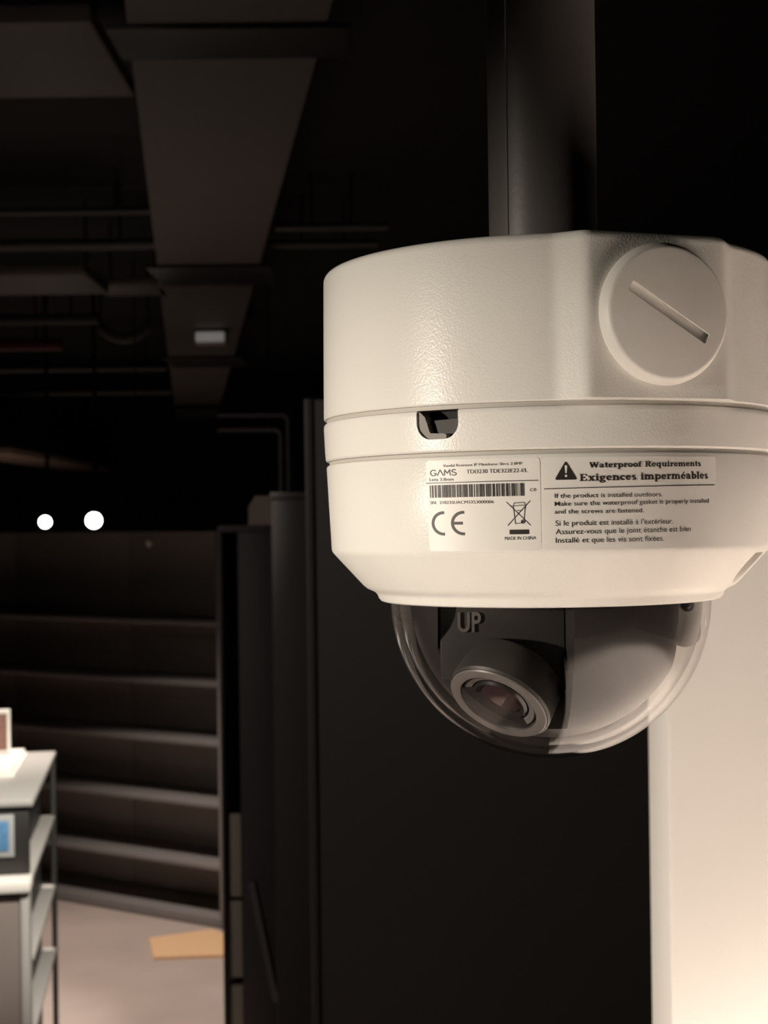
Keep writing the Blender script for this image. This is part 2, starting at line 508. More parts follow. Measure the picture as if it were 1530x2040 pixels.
kk = bm_obj('hook_knob', lathe_bm([(0, 0.03), (0.012, 0.028), (0.016, 0.02), (0.012, 0.008), (0.008, 0), (0, 0)], 16), 'fixture', shelving, 40,
            MS.inverted() @ (Matrix.Translation(kn) @ (Vector((-0.545, -0.838, 0)).to_track_quat('Z', 'Y').to_matrix().to_4x4())))

# ================================================================== DARK CABINETS BETWEEN SHELVING AND PARTITION
Yc = 4.5
def X(px, Y): return at(px, 1500, Y).x
def Z(py, Y): return at(765, py, Y).z
cabA = empty('tall_cabinet', (X(490, Yc), Yc + 0.15, 0), 'tall narrow black cabinet between the shelving and charcoal partition', 'cabinet')
def ca(name, lo, hi, m, bevel=0.003, root=cabA):
    o = box(name, lo, hi, m, bevel=bevel)
    o.parent = root; o.matrix_parent_inverse = root.matrix_basis.inverted()
    return o
zt = Z(1056, Yc)
ca('upright', (X(440, Yc), Yc, 0), (X(447, Yc), Yc + 0.04, zt), 'cabinet')
ca('side_panel', (X(440, Yc), Yc + 0.04, 0), (X(446, Yc), Yc + 0.34, zt), 'cabinet')
ca('front_panel', (X(478, Yc), Yc, 0), (X(549, Yc), Yc + 0.03, zt), 'cabinet')
ca('back_panel', (X(446, Yc), Yc + 0.31, 0), (X(549, Yc), Yc + 0.34, zt), 'cabinet')
ca('top_panel', (X(438, Yc), Yc - 0.005, zt), (X(552, Yc), Yc + 0.345, zt + 0.02), 'cabinet')
for y0, y1, dx in ((1622, 1788, 5), (1797, 1950, 2), (1966, 2140, 1)):
    ca('infill_board', (X(448 + dx, Yc), Yc + 0.03, Z(y1, Yc)), (X(476, Yc), Yc + 0.05, Z(y0, Yc)), 'olive')
a, b = at(500, 1758, Yc - 0.02), at(549, 1998, Yc - 0.02)
d = (b - a)
o = prism('brace', [a + Vector((-0.008, 0, 0.0)), a + Vector((0.009, 0, 0)), b + Vector((0.009, 0, 0)), b + Vector((-0.008, 0, 0))], (0, 0.0185, 0), 'strut')
o.parent = cabA; o.matrix_parent_inverse = cabA.matrix_basis.inverted()

cb0 = at(497, 1060, Yc + 0.1)
bx = empty('small_box', (X(520, Yc), Yc + 0.14, zt + 0.02), 'small pale brown box standing on the tall black cabinet', 'box')
pz = zt + 0.02
o = prism('carton', [(X(496, Yc), Yc + 0.08, pz), (X(545, Yc), Yc + 0.08, pz), (X(545, Yc), Yc + 0.08, pz + 0.085), (X(507, Yc), Yc + 0.08, pz + 0.08), (X(496, Yc), Yc + 0.08, pz + 0.055)], (0, 0.1, 0), 'pale_box')
o.parent = bx; o.matrix_parent_inverse = bx.matrix_basis.inverted()
o = box('lid_flap', (X(508, Yc), Yc + 0.079, pz + 0.079), (X(545, Yc), Yc + 0.18, pz + 0.088), 'pale_box', bevel=0.002)
o.parent = bx; o.matrix_parent_inverse = bx.matrix_basis.inverted()

Yb = 3.7
cabB = empty('side_cabinet', (X(590, Yb), Yb + 0.2, 0), 'plain dark brown cabinet beside the edge of the charcoal partition', 'cabinet')
zb_ = Z(992, Yb)
ca('front_panel', (X(546, Yb), Yb, 0), (X(640, Yb), Yb + 0.025, zb_), 'dark_wall', root=cabB)
ca('side_panel', (X(546, Yb), Yb + 0.025, 0), (X(552, Yb), Yb + 0.4, zb_), 'dark_wall', root=cabB)
ca('top_panel', (X(544, Yb), Yb - 0.004, zb_), (X(642, Yb), Yb + 0.41, zb_ + 0.018), 'dark_wall', root=cabB)

rail = empty('bent_rail', (X(577, 4.3), 4.3, 0), 'thin black bent tube frame rising behind the dark brown cabinet', 'rail')
for (px, py, off) in ((582, 824, 0.0), (567, 853, 0.0)):
    path = [Vector((X(px, 4.3), 4.3, 0.0))]
    cx, cz, rr = X(px - 12, 4.3), Z(py + 12, 4.3), X(px, 4.3) - X(px - 12, 4.3)
    for k in range(7):
        a_ = k / 6 * math.pi / 2
        path.append(Vector((cx + rr * math.cos(a_), 4.3, cz + rr * math.sin(a_))))
    path.append(Vector((X(446, 4.3), 4.3, Z(py, 4.3))))
    path.append(Vector((X(442, 4.3), 4.3, Z(py + 4, 4.3))))
    o = tube('rail_tube', path, 0.006, 'cabinet', n=10)
    o.parent = rail; o.matrix_parent_inverse = rail.matrix_basis.inverted()

# ================================================================== STEPPED DISPLAY TABLE AT LEFT
TN = at(66, 1592, 4.0); TF = at(112, 1496, 4.84)
zt_ = (TN.z + TF.z) / 2
edge = Vector((TF.x - TN.x, TF.y - TN.y, 0)); dlen = edge.length; edge.normalize()
rt = Vector((edge.y, -edge.x, 0))
MT = Matrix.Identity(4)
for i in range(3):
    MT[i][0], MT[i][1], MT[i][2] = rt[i], edge[i], UP[i]
MT[0][3], MT[1][3] = TN.x, TN.y
table = empty('display_table', TN, 'stepped display table with white top and open side shelves at left edge', 'table', matrix=MT)
W = 1.0
def tb(name, lo, hi, m, bevel=0.006):
    return box(name, lo, hi, m, table, bevel)
tb('table_top', (-W, 0, zt_ - 0.02), (0, dlen, zt_), 'table_white')
tb('upper_fascia', (-W, 0.012, zt_ - 0.20), (-0.012, 0.03, zt_ - 0.021), 'table_dark', 0.003)
tb('back_panel', (-W, dlen - 0.03, 0), (-0.052, dlen - 0.01, zt_ - 0.021), 'table_dark', 0.003)
tb('inner_panel', (-0.07, 0.03, 0), (-0.05, dlen - 0.03, zt_ - 0.021), 'black_metal', 0.003)
tb('rear_post', (-0.018, dlen - 0.03, 0), (-0.002, dlen - 0.001, zt_ - 0.021), 'table_dark', 0.003)
tb('ledge', (-W, -0.06, zt_ - 0.235), (-0.004, 0.03, zt_ - 0.201), 'card_white', 0.008)
zl = zt_ - 0.235
tb('front_panel', (-W, -0.04, 0), (-0.034, -0.02, zl - 0.001), 'table_beige', 0.003)
tb('corner_post', (-0.033, -0.045, 0), (-0.010, 0.03, zl - 0.001), 'table_white', 0.004)
for dz in (0.20, 0.42, 0.62):
    tb('side_shelf', (-0.049, 0.032, zt_ - dz - 0.016), (-0.004, dlen - 0.032, zt_ - dz), 'table_white', 0.003)
# blue card on the fascia
card = empty('blue_card', MT @ Vector((-0.13, 0.01, zt_ - 0.15)), 'small blue printed card in pale frame on the display table front', 'card')
def tw(name, lo, hi, m, root, bevel=0.003):
    o = box(name, lo, hi, m, bevel=bevel, matrix=MT.copy())
    o.parent = root; o.matrix_parent_inverse = root.matrix_basis.inverted()
    return o
cz0, cz1 = Z(1697, 4.0), Z(1613, 4.0)
xcr = -(66 - 28) * 4.0 / F
tw('card_frame', (xcr - 0.15, 0.003, cz0), (xcr, 0.0115, cz1), 'card_grey', card)
tw('card_print', (xcr - 0.135, 0.001, cz0 + 0.016), (xcr - 0.014, 0.0028, cz1 - 0.016), 'card_blue', card, 0.0005)
# white folder lying on the table top
fold = empty('white_folder', MT @ Vector((-0.13, 0.4, zt_)), 'bright white folder lying on the display table top', 'folder')
xf = -(95 - 38) * 4.45 / F
tw('cover', (-0.42, 0.36, zt_), (xf, 0.80, zt_ + 0.008), 'card_white', fold)
tw('pages', (-0.415, 0.365, zt_ + 0.0082), (xf - 0.008, 0.79, zt_ + 0.020), 'card_white', fold)
# small framed stand
frm = empty('framed_stand', MT @ Vector((-0.22, 0.6, zt_ + 0.02)), 'thin upright white framed sign standing on the white folder', 'sign')
xs = at(8, 1450, 4.5)
loc = MT.inverted() @ xs
tw('frame', (loc.x - 0.16, 0.70, zt_ + 0.0205), (loc.x, 0.715, zt_ + 0.155), 'card_white', frm)
tw('picture', (loc.x - 0.148, 0.698, zt_ + 0.03), (loc.x - 0.009, 0.6998, zt_ + 0.143), 'brown', frm, 0.0005)

# tan board on the carpet
q = [at(297, 1874, 6.0), at(424, 1856, 6.0), at(452, 1868, 6.0), at(452, 1908, 6.0), at(306, 1913, 6.0)]
pts = []
for p in q:
    t = EYE / (EYE - p.z)
    pts.append(cam_pos + (p - cam_pos) * t)
for p in pts: p.z = 0.0
mt_ = prism('tan_board', pts, (0, 0, 0.012), 'tan', smooth=20)
tag(mt_, 'flat tan board lying on the beige carpet by the shelving', 'board')

# ================================================================== MOUNTING POLE
pole = empty('mounting_pole', (0, 0, 0), 'dark grey round pole carrying the white dome camera', 'pole')
MM = 0.001
ax = (RC @ Vector((-0.016, 0.007, 1.0))).normalized()
xx = RC @ Vector((1, 0, 0)); xx = (xx - ax * xx.dot(ax)).normalized()
yy = ax.cross(xx)
MD = Matrix.Identity(4)
for i in range(3):
    MD[i][0], MD[i][1], MD[i][2], MD[i][3] = xx[i], yy[i], ax[i], DEV[i]
MDI = MD.inverted()
CAM_L = (MDI @ cam_pos) / MM            # viewpoint the label was measured from, millimetres

pbase = MD @ Vector((0, 0, 0.0752))
pole.location = pbase
def pole_part(name, prof, m):
    o = bm_obj(name, lathe_bm([(r * MM, z * MM) for r, z in prof], 96), m, pole, 35)
    return o
ptop = (CEIL - pbase.z) / MM
pole_part('pole_tube', [(15.2, 4.0), (17.0, 4.0), (17.0, ptop), (15.2, ptop)], 'pole')
pole_part('pole_flange', [(0, 0), (40, 0), (41, 0.6), (41, 3.4), (40, 4.0), (0, 4.0)], 'black_metal')
pole_part('ceiling_flange', [(17.1, ptop - 6), (45, ptop - 6), (46, ptop - 5), (46, ptop), (17.1, ptop)], 'black_metal')
o = box('pole_seam', (-0.0124, -0.0124, 0.004), (-0.0119, -0.0117, ptop * MM), 'strut', pole, 0.0001)

# ================================================================== DOME SECURITY CAMERA
sec = empty('security_camera', DEV, 'white dome security camera with clear bubble hanging from the grey pole', 'camera', matrix=MD)

def mmlathe(name, prof, m, n=192, smooth=30, parent=sec, close=False):
    return bm_obj(name, lathe_bm([(r * MM, z * MM) for r, z in prof], n, close), m, parent, smooth)

# ---- junction box: round with one flat boss
PHI = math.radians(19.5)
def box_radius(az):
    """outline radius (mm) of the junction box at azimuth az (0 = -y, towards +x)"""
    a = (az - PHI + math.pi) % (2 * math.pi) - math.pi
    a = abs(a)
    rho, hw = 71.0, 21.5
    ca_ = math.atan2(hw, rho)
    join = math.radians(23.5)
    if a <= ca_:
        return rho / math.cos(a)
    if a < join:
        p0 = Vector((rho, hw)); p1 = Vector((70 * math.cos(join), 70 * math.sin(join)))
        d = p1 - p0
        # ray from the origin at angle a meets the segment p0..p1
        ca2, sa2 = math.cos(a), math.sin(a)
        t = (p0.y * ca2 - p0.x * sa2) / (d.x * sa2 - d.y * ca2)
        q = p0 + d * t
        return q.length
    return 70.0
NB = 900
raw = [box_radius(2 * math.pi * i / NB) for i in range(NB)]
for _ in range(2):
    raw = [(raw[i - 2] + raw[i - 1] + raw[i] + raw[(i + 1) % NB] + raw[(i + 2) % NB]) / 5 for i in range(NB)]
def outline_bm(levels):
    bm = bmesh.new()
    rings = []
    for inset, z in levels:
        if inset is None:
            rings.append([bm.verts.new((0, 0, z * MM))])
            continue
        ring = []
        for i in range(NB):
            az = 2 * math.pi * i / NB
            r = (raw[i] - inset) * MM
            ring.append(bm.verts.new((r * math.sin(az), -r * math.cos(az), z * MM)))
        rings.append(ring)
    for A_, B_ in zip(rings, rings[1:]):
        for i in range(NB):
            j = (i + 1) % NB
            if len(A_) == 1: bm.faces.new((A_[0], B_[i], B_[j]))
            elif len(B_) == 1: bm.faces.new((A_[i], A_[j], B_[0]))
            else: bm.faces.new((A_[i], A_[j], B_[j], B_[i]))
    return bm
TOP, BOT = 75.2, 29.55
lv = [(None, TOP), (3.2, TOP)]
for k in range(1, 7):
    a = k / 6 * math.pi / 2
    lv.append((0.6 + 2.6 * (1 - math.sin(a)), TOP - 2.6 * (1 - math.cos(a))))
lv += [(0.3, 52), (0.05, BOT + 0.5), (0.25, BOT + 0.1), (0.6, BOT), (None, BOT)]
jbox = bm_obj('junction_box', outline_bm(lv), 'shell', sec, 22)

# ---- round plug on the flat boss
t_ = Vector((math.cos(PHI), math.sin(PHI), 0)); n_ = Vector((math.sin(PHI), -math.cos(PHI), 0))
MP = Matrix.Identity(4)
pc = (n_ * 70.9 + t_ * 0.6 + Vector((0, 0, 52.6))) * MM
for i in range(3):
    MP[i][0], MP[i][1], MP[i][2], MP[i][3] = t_[i], UP[i], n_[i], pc[i]
plug_prof = [(0, -1.0), (18.6, -1.0), (18.6, 0.5), (19.2, 0.9), (19.35, 1.4), (19.25, 2.0), (18.2, 4.2), (17.8, 4.6), (17.2, 4.8), (0, 4.8)]
plug = bm_obj('conduit_plug', lathe_bm([(r * MM, z * MM) for r, z in plug_prof], 128), 'plug', None, 30)
bm = bmesh.new()
sl = math.radians(-31)
box_bm(bm, (0, 0, 4.8 * MM), (27 * MM, 3.0 * MM, 3.0 * MM), 0.35 * MM, 2, Matrix.Rotation(sl, 3, 'Z'))
cut = bm_obj('cutter', bm, None)
boolean(plug, cut)
resmooth(plug, 30)
plug.parent = jbox
plug.matrix_local = MP

# ---- upper ring of the body with the cable notch
r_prof = [(58, 28.3), (69.2, 28.3), (69.7, 28.1), (69.95, 27.6), (70.0, 26.8), (69.75, 20), (69.55, 17.2), (69.2, 16.7), (68.3, 16.5), (58, 16.5)]
ring = mmlathe('upper_ring', r_prof, 'shell', 256, 30, None, close=True)
az_n = math.radians(-31.6)
wn, zt_n, zb_n, rn = 6.6, 31.0, 20.2, 4.6
pts = [(-wn, zt_n)]
for cx_, a0 in ((-wn + rn, math.pi), (wn - rn, 1.5 * math.pi)):
    for k in range(9):
        a = a0 + k / 8 * math.pi / 2
        pts.append((cx_ + rn * math.cos(a), zb_n + rn + rn * math.sin(a)))
pts.append((wn, zt_n))
tn = Vector((math.cos(az_n), math.sin(az_n), 0)); nn = Vector((math.sin(az_n), -math.cos(az_n), 0))
p3 = [(tn * u + nn * 56.0 + UP * w) * MM for u, w in pts]
cutter = prism('cutter', p3, nn * 0.020, None)
boolean(ring, cutter)
resmooth(ring, 30)
ring.parent = sec
# rubber gasket block inside the notch, and grey pieces for its shaded walls
MN = Matrix.Identity(4)
for i in range(3):
    MN[i][0], MN[i][1], MN[i][2] = tn[i], -nn[i], UP[i]
notch_cheek = prism('gasket', [(u * MM, -68.9 * MM, w * MM) for u, w in [(-6.5, 28.2), (-5.6, 27.7), (-4.4, 26.6), (-3.6, 24.6), (-3.0, 22.6), (-2.6, 22.0), (1.6, 21.8), (2.4, 21.5), (2.4, 20.0), (-3.0, 20.0), (-6.5, 23.5)]], (0, 0.0036, 0), 'notch_wall_shade', sec)  # left cut wall of the notch, its shade put into the grey
notch_cheek.matrix_local = MN
gas2 = prism('gasket', [(u * MM, -66.6 * MM, w * MM) for u, w in [(-4.0, 25.6), (6.4, 25.9), (6.4, 20.0), (-4.0, 20.0)]], (0, 0.0024, 0), 'gasket', sec)
gas2.matrix_local = MN
lin = prism('notch_shade_strip', [(u * MM, -68.9 * MM, w * MM) for u, w in [(5.9, 28.0), (6.55, 28.0), (6.55, 24.5), (5.9, 22.6)]], (0, 0.006, 0), 'gasket', sec)  # dark strip added over the right cut wall in place of shade
lin.matrix_local = MN
# dark core closing the gaps between the shells
mmlathe('inner_core', [(0, 28.3), (62.5, 28.3), (62.5, 15.6), (0, 15.6)], 'cavity', 160, 30)
mmlathe('seam_ring', [(63.0, 29.5), (69.05, 29.5), (69.05, 28.35), (63.0, 28.35)], 'seam', 160, 30, close=True)
mmlathe('seam_ring', [(63.0, 16.45), (68.4, 16.45), (68.4, 15.55), (63.0, 15.55)], 'seam', 160, 30, close=True)

# ---- lower housing
h_prof = [(0, 15.5), (66, 15.5), (68.6, 15.5), (69.1, 15.2), (69.3, 14.6), (68.12, -10.6), (67.9, -11.4), (67.2, -12.3),
          (58.4, -22.0), (57.2, -23.0), (55.6, -23.7), (54.6, -24.3), (54.0, -25.0), (53.5, -26.2), (52.9, -26.9), (52.0, -27.2), (50.6, -27.2), (50.6, -25.0), (46.5, -24.0), (0, -24.0)]
house = mmlathe('lower_housing', h_prof, 'shell', 256, 26, None)
for az in (62.5, 242.5):
    a = math.radians(az)
    bm = bmesh.new()
    bmesh.ops.create_cone(bm, cap_ends=True, segments=48, radius1=5.2 * MM, radius2=5.2 * MM, depth=20 * MM)
    c = Vector((math.sin(a), -math.cos(a), 0)) * 63.6 * MM
    bmesh.ops.translate(bm, vec=(c.x, c.y, -23.0 * MM), verts=bm.verts)
    boolean(house, bm_obj('cutter', bm, None))
resmooth(house, 26)
house.parent = sec
# ---- clear dome: outer and inner skin of one bubble
ZC = -26.8
def cap(R, n=40, a0=0.0):
    return [(R * math.cos(a0 + (math.pi / 2 - a0) * k / n) if k < n else 0.0, ZC - R * math.sin(a0 + (math.pi / 2 - a0) * k / n)) for k in range(n + 1)]
outer = cap(50.0)
inner = cap(47.4)
dome = mmlathe('clear_dome', [(50.0, -25.2)] + outer[:-1] + [(0.0, ZC - 50.0)], 'dome', 160, 60)
dome2 = mmlathe('dome_inner_skin', [(47.4, -25.2)] + inner[:-1] + [(0.0, ZC - 47.4)], 'dome', 160, 60, parent=dome)

# ---- gimbal ball inside, with the lens slot cut out
def ball_bm(R, seg=64, rings=40):
    bm = bmesh.new()
    bmesh.ops.create_uvsphere(bm, u_segments=seg, v_segments=rings, radius=R * MM)
    bmesh.ops.translate(bm, vec=(0, 0, ZC * MM), verts=bm.verts)
    return bm
ball = bm_obj('ball_shroud', ball_bm(43.6, 96, 64), 'shroud', None, 40)
def cut_box(o, lo, hi, rot=None):
    bm = bmesh.new()
    lo, hi = Vector(lo) * MM, Vector(hi) * MM
    box_bm(bm, (0, 0, 0), hi - lo)
    if rot is not None:
        bmesh.ops.rotate(bm, cent=(0, 0, 0), matrix=rot, verts=bm.verts)
    bmesh.ops.translate(bm, vec=(lo + hi) / 2, verts=bm.verts)
    boolean(o, bm_obj('cutter', bm, None))
cut_box(ball, (-60, -60, -24.6), (60, 60, 60))              # upper half is inside the housing
cut_box(ball, (-36, -60, -90), (2.5, -20, 0))               # slot for the lens
cut_box(ball, (36, -60, -90), (60, 60, 0))                  # flattened flank beside the tabs
resmooth(ball, 30)
ball.parent = sec
plate = box('slot_plate', (-35.2 * MM, -21.4 * MM, -50 * MM), (2.2 * MM, -20.1 * MM, -24.6 * MM), 'black_satin', sec, 0.0004)

def text_mesh(body, bold=0.0, extrude=0.0, spacing=1.0):
    cu = bpy.data.curves.new('text', 'FONT')
    cu.body = body
    cu.size = 1.0
    cu.offset = bold
    cu.extrude = extrude
    cu.space_character = spacing
    cu.resolution_u = 4
    ob = bpy.data.objects.new('text', cu)
    COL.objects.link(ob)
    bpy.context.view_layer.update()
    dg = bpy.context.evaluated_depsgraph_get()
    me = bpy.data.meshes.new_from_object(ob.evaluated_get(dg))
    bpy.data.objects.remove(ob)
    bpy.data.curves.remove(cu)
    return me

me = text_mesh('UP', 0.02, 0.06, 1.0)
s_ = 8.2 * MM
me.transform(Matrix.Translation((-30.2 * MM, -21.6 * MM, -35.6 * MM)) @ Matrix.Rotation(math.pi / 2, 4, 'X') @ Matrix.Diagonal((s_ * 0.72, s_, s_, 1)))
link('embossed_letters', me, 'lens_ring', plate)

# lens module
ld = Vector((-0.44, -0.56, -0.70)).normalized()
lc = (Vector((0, 0, ZC)) + Vector((-17.5, -21.5, -29.5))) * MM
q = ld.to_track_quat('Z', 'Y').to_matrix().to_4x4()
ML = Matrix.Translation(lc) @ q
def lens_part(name, prof, m, parent=sec, ang=30):
    o = bm_obj(name, lathe_bm([(r * MM, z * MM) for r, z in prof], 96), m, parent, ang)
    if parent is sec:
        o.matrix_local = ML
    return o
bezel = lens_part('lens_module', [(0, -11), (15.4, -11), (16.0, -10), (16.3, 0.6), (15.8, 1.4), (12.6, 1.7), (12.2, 1.2), (11.8, -1.4), (0, -1.4)], 'black_satin')
lens_part('front_flange', [(12.3, 1.5), (12.3, 1.9), (12.8, 2.1), (15.2, 1.9), (15.6, 1.5)], 'lens_ring', bezel)
lens_part('lens_ring', [(11.7, -1.2), (11.7, 0.6), (11.2, 1.0), (9.4, 0.2), (9.0, -0.6), (9.0, -1.2)], 'lens_ring', bezel)
lens_part('lens_barrel', [(8.8, -1.3), (8.8, 0.2), (8.0, 0.9), (6.7, 0.1), (6.5, -1.2)], 'black_gloss', bezel)
lens_part('front_glass', [(0, 1.5), (2, 1.4), (4.4, 0.85), (6.4, -0.1), (6.4, -1.3), (0, -1.3)], 'lens_glass', bezel)

# fixing tabs at the right inside the bubble
def tab_poly(x0, x1, z0, z1, y, th, m, name='fixing_tab'):
    pts = [(x0, z1), (x1, z1)]
    w = (x1 - x0) / 2
    cx = (x0 + x1) / 2
    for k in range(17):
        a = -k / 16 * math.pi
        pts.append((cx + w * math.cos(a), z0 + w * 0.9 + w * 0.9 * math.sin(a)))
    return prism(name, [(u * MM, y * MM, w_ * MM) for u, w_ in pts], (0, th * MM, 0), m, sec)
t1 = tab_poly(36.3, 46.2, -42.6, -24.6, -7.0, 2.0, 'tab')
t2 = tab_poly(31.0, 39.0, -45.6, -24.6, -4.5, 3.0, 'tab_dark')
sc = bm_obj('tab_screw', lathe_bm([(r * MM, z * MM) for r, z in [(0, 0.5), (0.9, 0.5), (1.0, 1.2), (2.0, 1.2), (2.4, 0.6), (2.4, 0), (0, 0)]], 32), 'chrome', t1, 30)
sc.matrix_local = Matrix.Translation((42.0 * MM, -7.0 * MM, -29.6 * MM)) @ Matrix.Rotation(math.pi / 2, 4, 'X')

# ================================================================== STICKERS
Z1, R1, Z2, R2 = 15.37, 69.37, -11.6, 68.05
KR = (R1 - R2) / (Z1 - Z2); R0 = R1 - KR * Z1
R0 -= 0.03
MDR = MDI.to_3x3()
def hit(px, py):
    """photo pixel -> (arc angle, height mm) on the tapered lower housing"""
    d = MDR @ (RC @ Vector(((px - 765) / F, 1, (1020 - py) / F)))
    o = CAM_L
    A_ = d.x ** 2 + d.y ** 2 - KR * KR * d.z ** 2
    B_ = 2 * (o.x * d.x + o.y * d.y - KR * d.z * (R0 + KR * o.z))
    C_ = o.x ** 2 + o.y ** 2 - (R0 + KR * o.z) ** 2
    t = (-B_ - math.sqrt(B_ * B_ - 4 * A_ * C_)) / (2 * A_)
    P = o + d * t
    return math.atan2(P.x, -P.y) * 69.0, P.z       # arc length in mm, height in mm
def wrap(s, z, off):
    az = s / 69.0
    r = R0 + KR * z + off
    return Vector((r * math.sin(az), -r * math.cos(az), z)) * MM

def rounded_rect(s0, s1, z0, z1, r, n=6):
    pts = []
    for cx, cz, a0 in ((s1 - r, z1 - r, 0), (s0 + r, z1 - r, 90), (s0 + r, z0 + r, 180), (s1 - r, z0 + r, 270)):
        for k in range(n + 1):
            a = math.radians(a0 + 90 * k / n)
            pts.append((cx + r * math.cos(a), cz + r * math.sin(a)))
    return pts
def sticker(name, s0, s1, z0, z1, r, off=0.11):
    """thin wrapped film with rounded corners"""
    bm = bmesh.new()
    cols = 48
    xs_ = sorted(set([s0 + (s1 - s0) * k / cols for k in range(cols + 1)] + [s0 + r * (1 - math.cos(math.radians(a))) for a in range(0, 91, 15)] + [s1 - r * (1 - math.cos(math.radians(a))) for a in range(0, 91, 15)]))
    top, bot, tb_, bb_ = [], [], [], []
    for s in xs_:
        e = 0.0
        if s < s0 + r: e = r - math.sqrt(max(0, r * r - (s0 + r - s) ** 2))
        if s > s1 - r: e = r - math.sqrt(max(0, r * r - (s - s1 + r) ** 2))
        top.append(bm.verts.new(wrap(s, z1 - e, off))); bot.append(bm.verts.new(wrap(s, z0 + e, off)))
        tb_.append(bm.verts.new(wrap(s, z1 - e, -0.05))); bb_.append(bm.verts.new(wrap(s, z0 + e, -0.05)))
    n = len(xs_)
    for i in range(n - 1):
        bm.faces.new((top[i], top[i + 1], bot[i + 1], bot[i]))
        bm.faces.new((tb_[i], tb_[i + 1], top[i + 1], top[i]))
        bm.faces.new((bot[i], bot[i + 1], bb_[i + 1], bb_[i]))
    bm.faces.new((top[0], bot[0], bb_[0], tb_[0]))
    bm.faces.new((top[-1], tb_[-1], bb_[-1], bot[-1]))
    return bm_obj(name, bm, 'sticker', sec, 25)

st1 = sticker('product_label', hit(849, 930)[0], hit(1077, 1000)[0], -10.6, 14.35, 1.0)
st2 = sticker('warning_label', hit(1083, 1000)[0], hit(1424, 1000)[0], -10.6, 14.35, 1.0)
INK = 0.21

def flat_obj(name, polys, parent, m='ink', off=INK):
    """list of polygons in (s, z) mm wrapped on the housing"""
    bm = bmesh.new()
    for p in polys:
        vs_ = [bm.verts.new(wrap(s, z, off)) for s, z in p]
        if len(vs_) >= 3:
            bm.faces.new(vs_)
    me = bpy.data.meshes.new(name)
    bm.to_mesh(me); bm.free()
    return link(name, me, m, parent)

CAP = None
def put_text(body, px0, px1, py0, py1, cap_px, parent, m='ink', bold=0.0, name='text_line'):
    """one printed line: left/right pixel, baseline at left/right, capital height in pixels"""
    global CAP
    if CAP is None:
        t = text_mesh('E')
        CAP = max(v.co.y for v in t.vertices)
        bpy.data.meshes.remove(t)
    sA, zA = hit(px0, py0); sB, zB = hit(px1, py1)
    _, zc = hit((px0 + px1) / 2, (py0 + py1) / 2 - cap_px)
    _, zm = hit((px0 + px1) / 2, (py0 + py1) / 2)
    hgt = zc - zm
    me = text_mesh(body, bold)
    xs_ = [v.co.x for v in me.vertices]
    x0, x1 = min(xs_), max(xs_)
    for v in me.vertices:
        u = (v.co.x - x0) / (x1 - x0)
        s = sA + (sB - sA) * u
        z = zA + (zB - zA) * u + v.co.y / CAP * hgt
        v.co = wrap(s, z, INK)
    return link(name, me, m, parent)

def strokes(segs, w, to, round_=False):
    """polyline strokes in a unit frame -> polygons; to(u, v) gives (s, z); w is half width in the same unit frame as to"""
    polys = []
    for pl, hw in segs:
        h = hw if hw else w
        for (x0, y0), (x1, y1) in zip(pl, pl[1:]):
            dx, dy = x1 - x0, y1 - y0
            l = math.hypot(dx, dy) or 1e-9
            nx, ny = -dy / l * h, dx / l * h
            ex, ey = dx / l * h * 0.35, dy / l * h * 0.35
            polys.append([to(x0 + nx - ex, y0 + ny - ey), to(x0 - nx - ex, y0 - ny - ey), to(x1 - nx + ex, y1 - ny + ey), to(x1 + nx + ex, y1 + ny + ey)])
    return polys
def arc(cx, cy, rx, ry, a0, a1, n=12):
    return [(cx + rx * math.cos(math.radians(a0 + (a1 - a0) * k / n)), cy + ry * math.sin(math.radians(a0 + (a1 - a0) * k / n))) for k in range(n + 1)]
def frame(px0, px1, py0, py1):
    """pixel rectangle (left, right, top, bottom) -> map from the unit square with its aspect kept in mm"""
    s0, z0 = hit(px0, py1); s1, _ = hit(px1, py1); _, z1 = hit((px0 + px1) / 2, py0)
    return lambda u, v: (s0 + (s1 - s0) * u, z0 + (z1 - z0) * v)
def line(px0, py0, px1, py1, wpx, parent, m='ink', name='rule_line'):
    s0, z0 = hit(px0, py0); s1, z1 = hit(px1, py1)
    h = wpx * 0.137 / 2
    n = 24
    return flat_obj(name, [[(s0 + (s1 - s0) * k / n, z0 + (z1 - z0) * k / n - h), (s0 + (s1 - s0) * (k + 1) / n, z0 + (z1 - z0) * (k + 1) / n - h),
                            (s0 + (s1 - s0) * (k + 1) / n, z0 + (z1 - z0) * (k + 1) / n + h), (s0 + (s1 - s0) * k / n, z0 + (z1 - z0) * k / n + h)] for k in range(n)], parent, m)

# ---- product label
put_text('Vandal Resistant IP Minidome Sfera 2.0MP', 883, 1041, 930.5, 925.5, 5.2, st1, 'ink_soft')
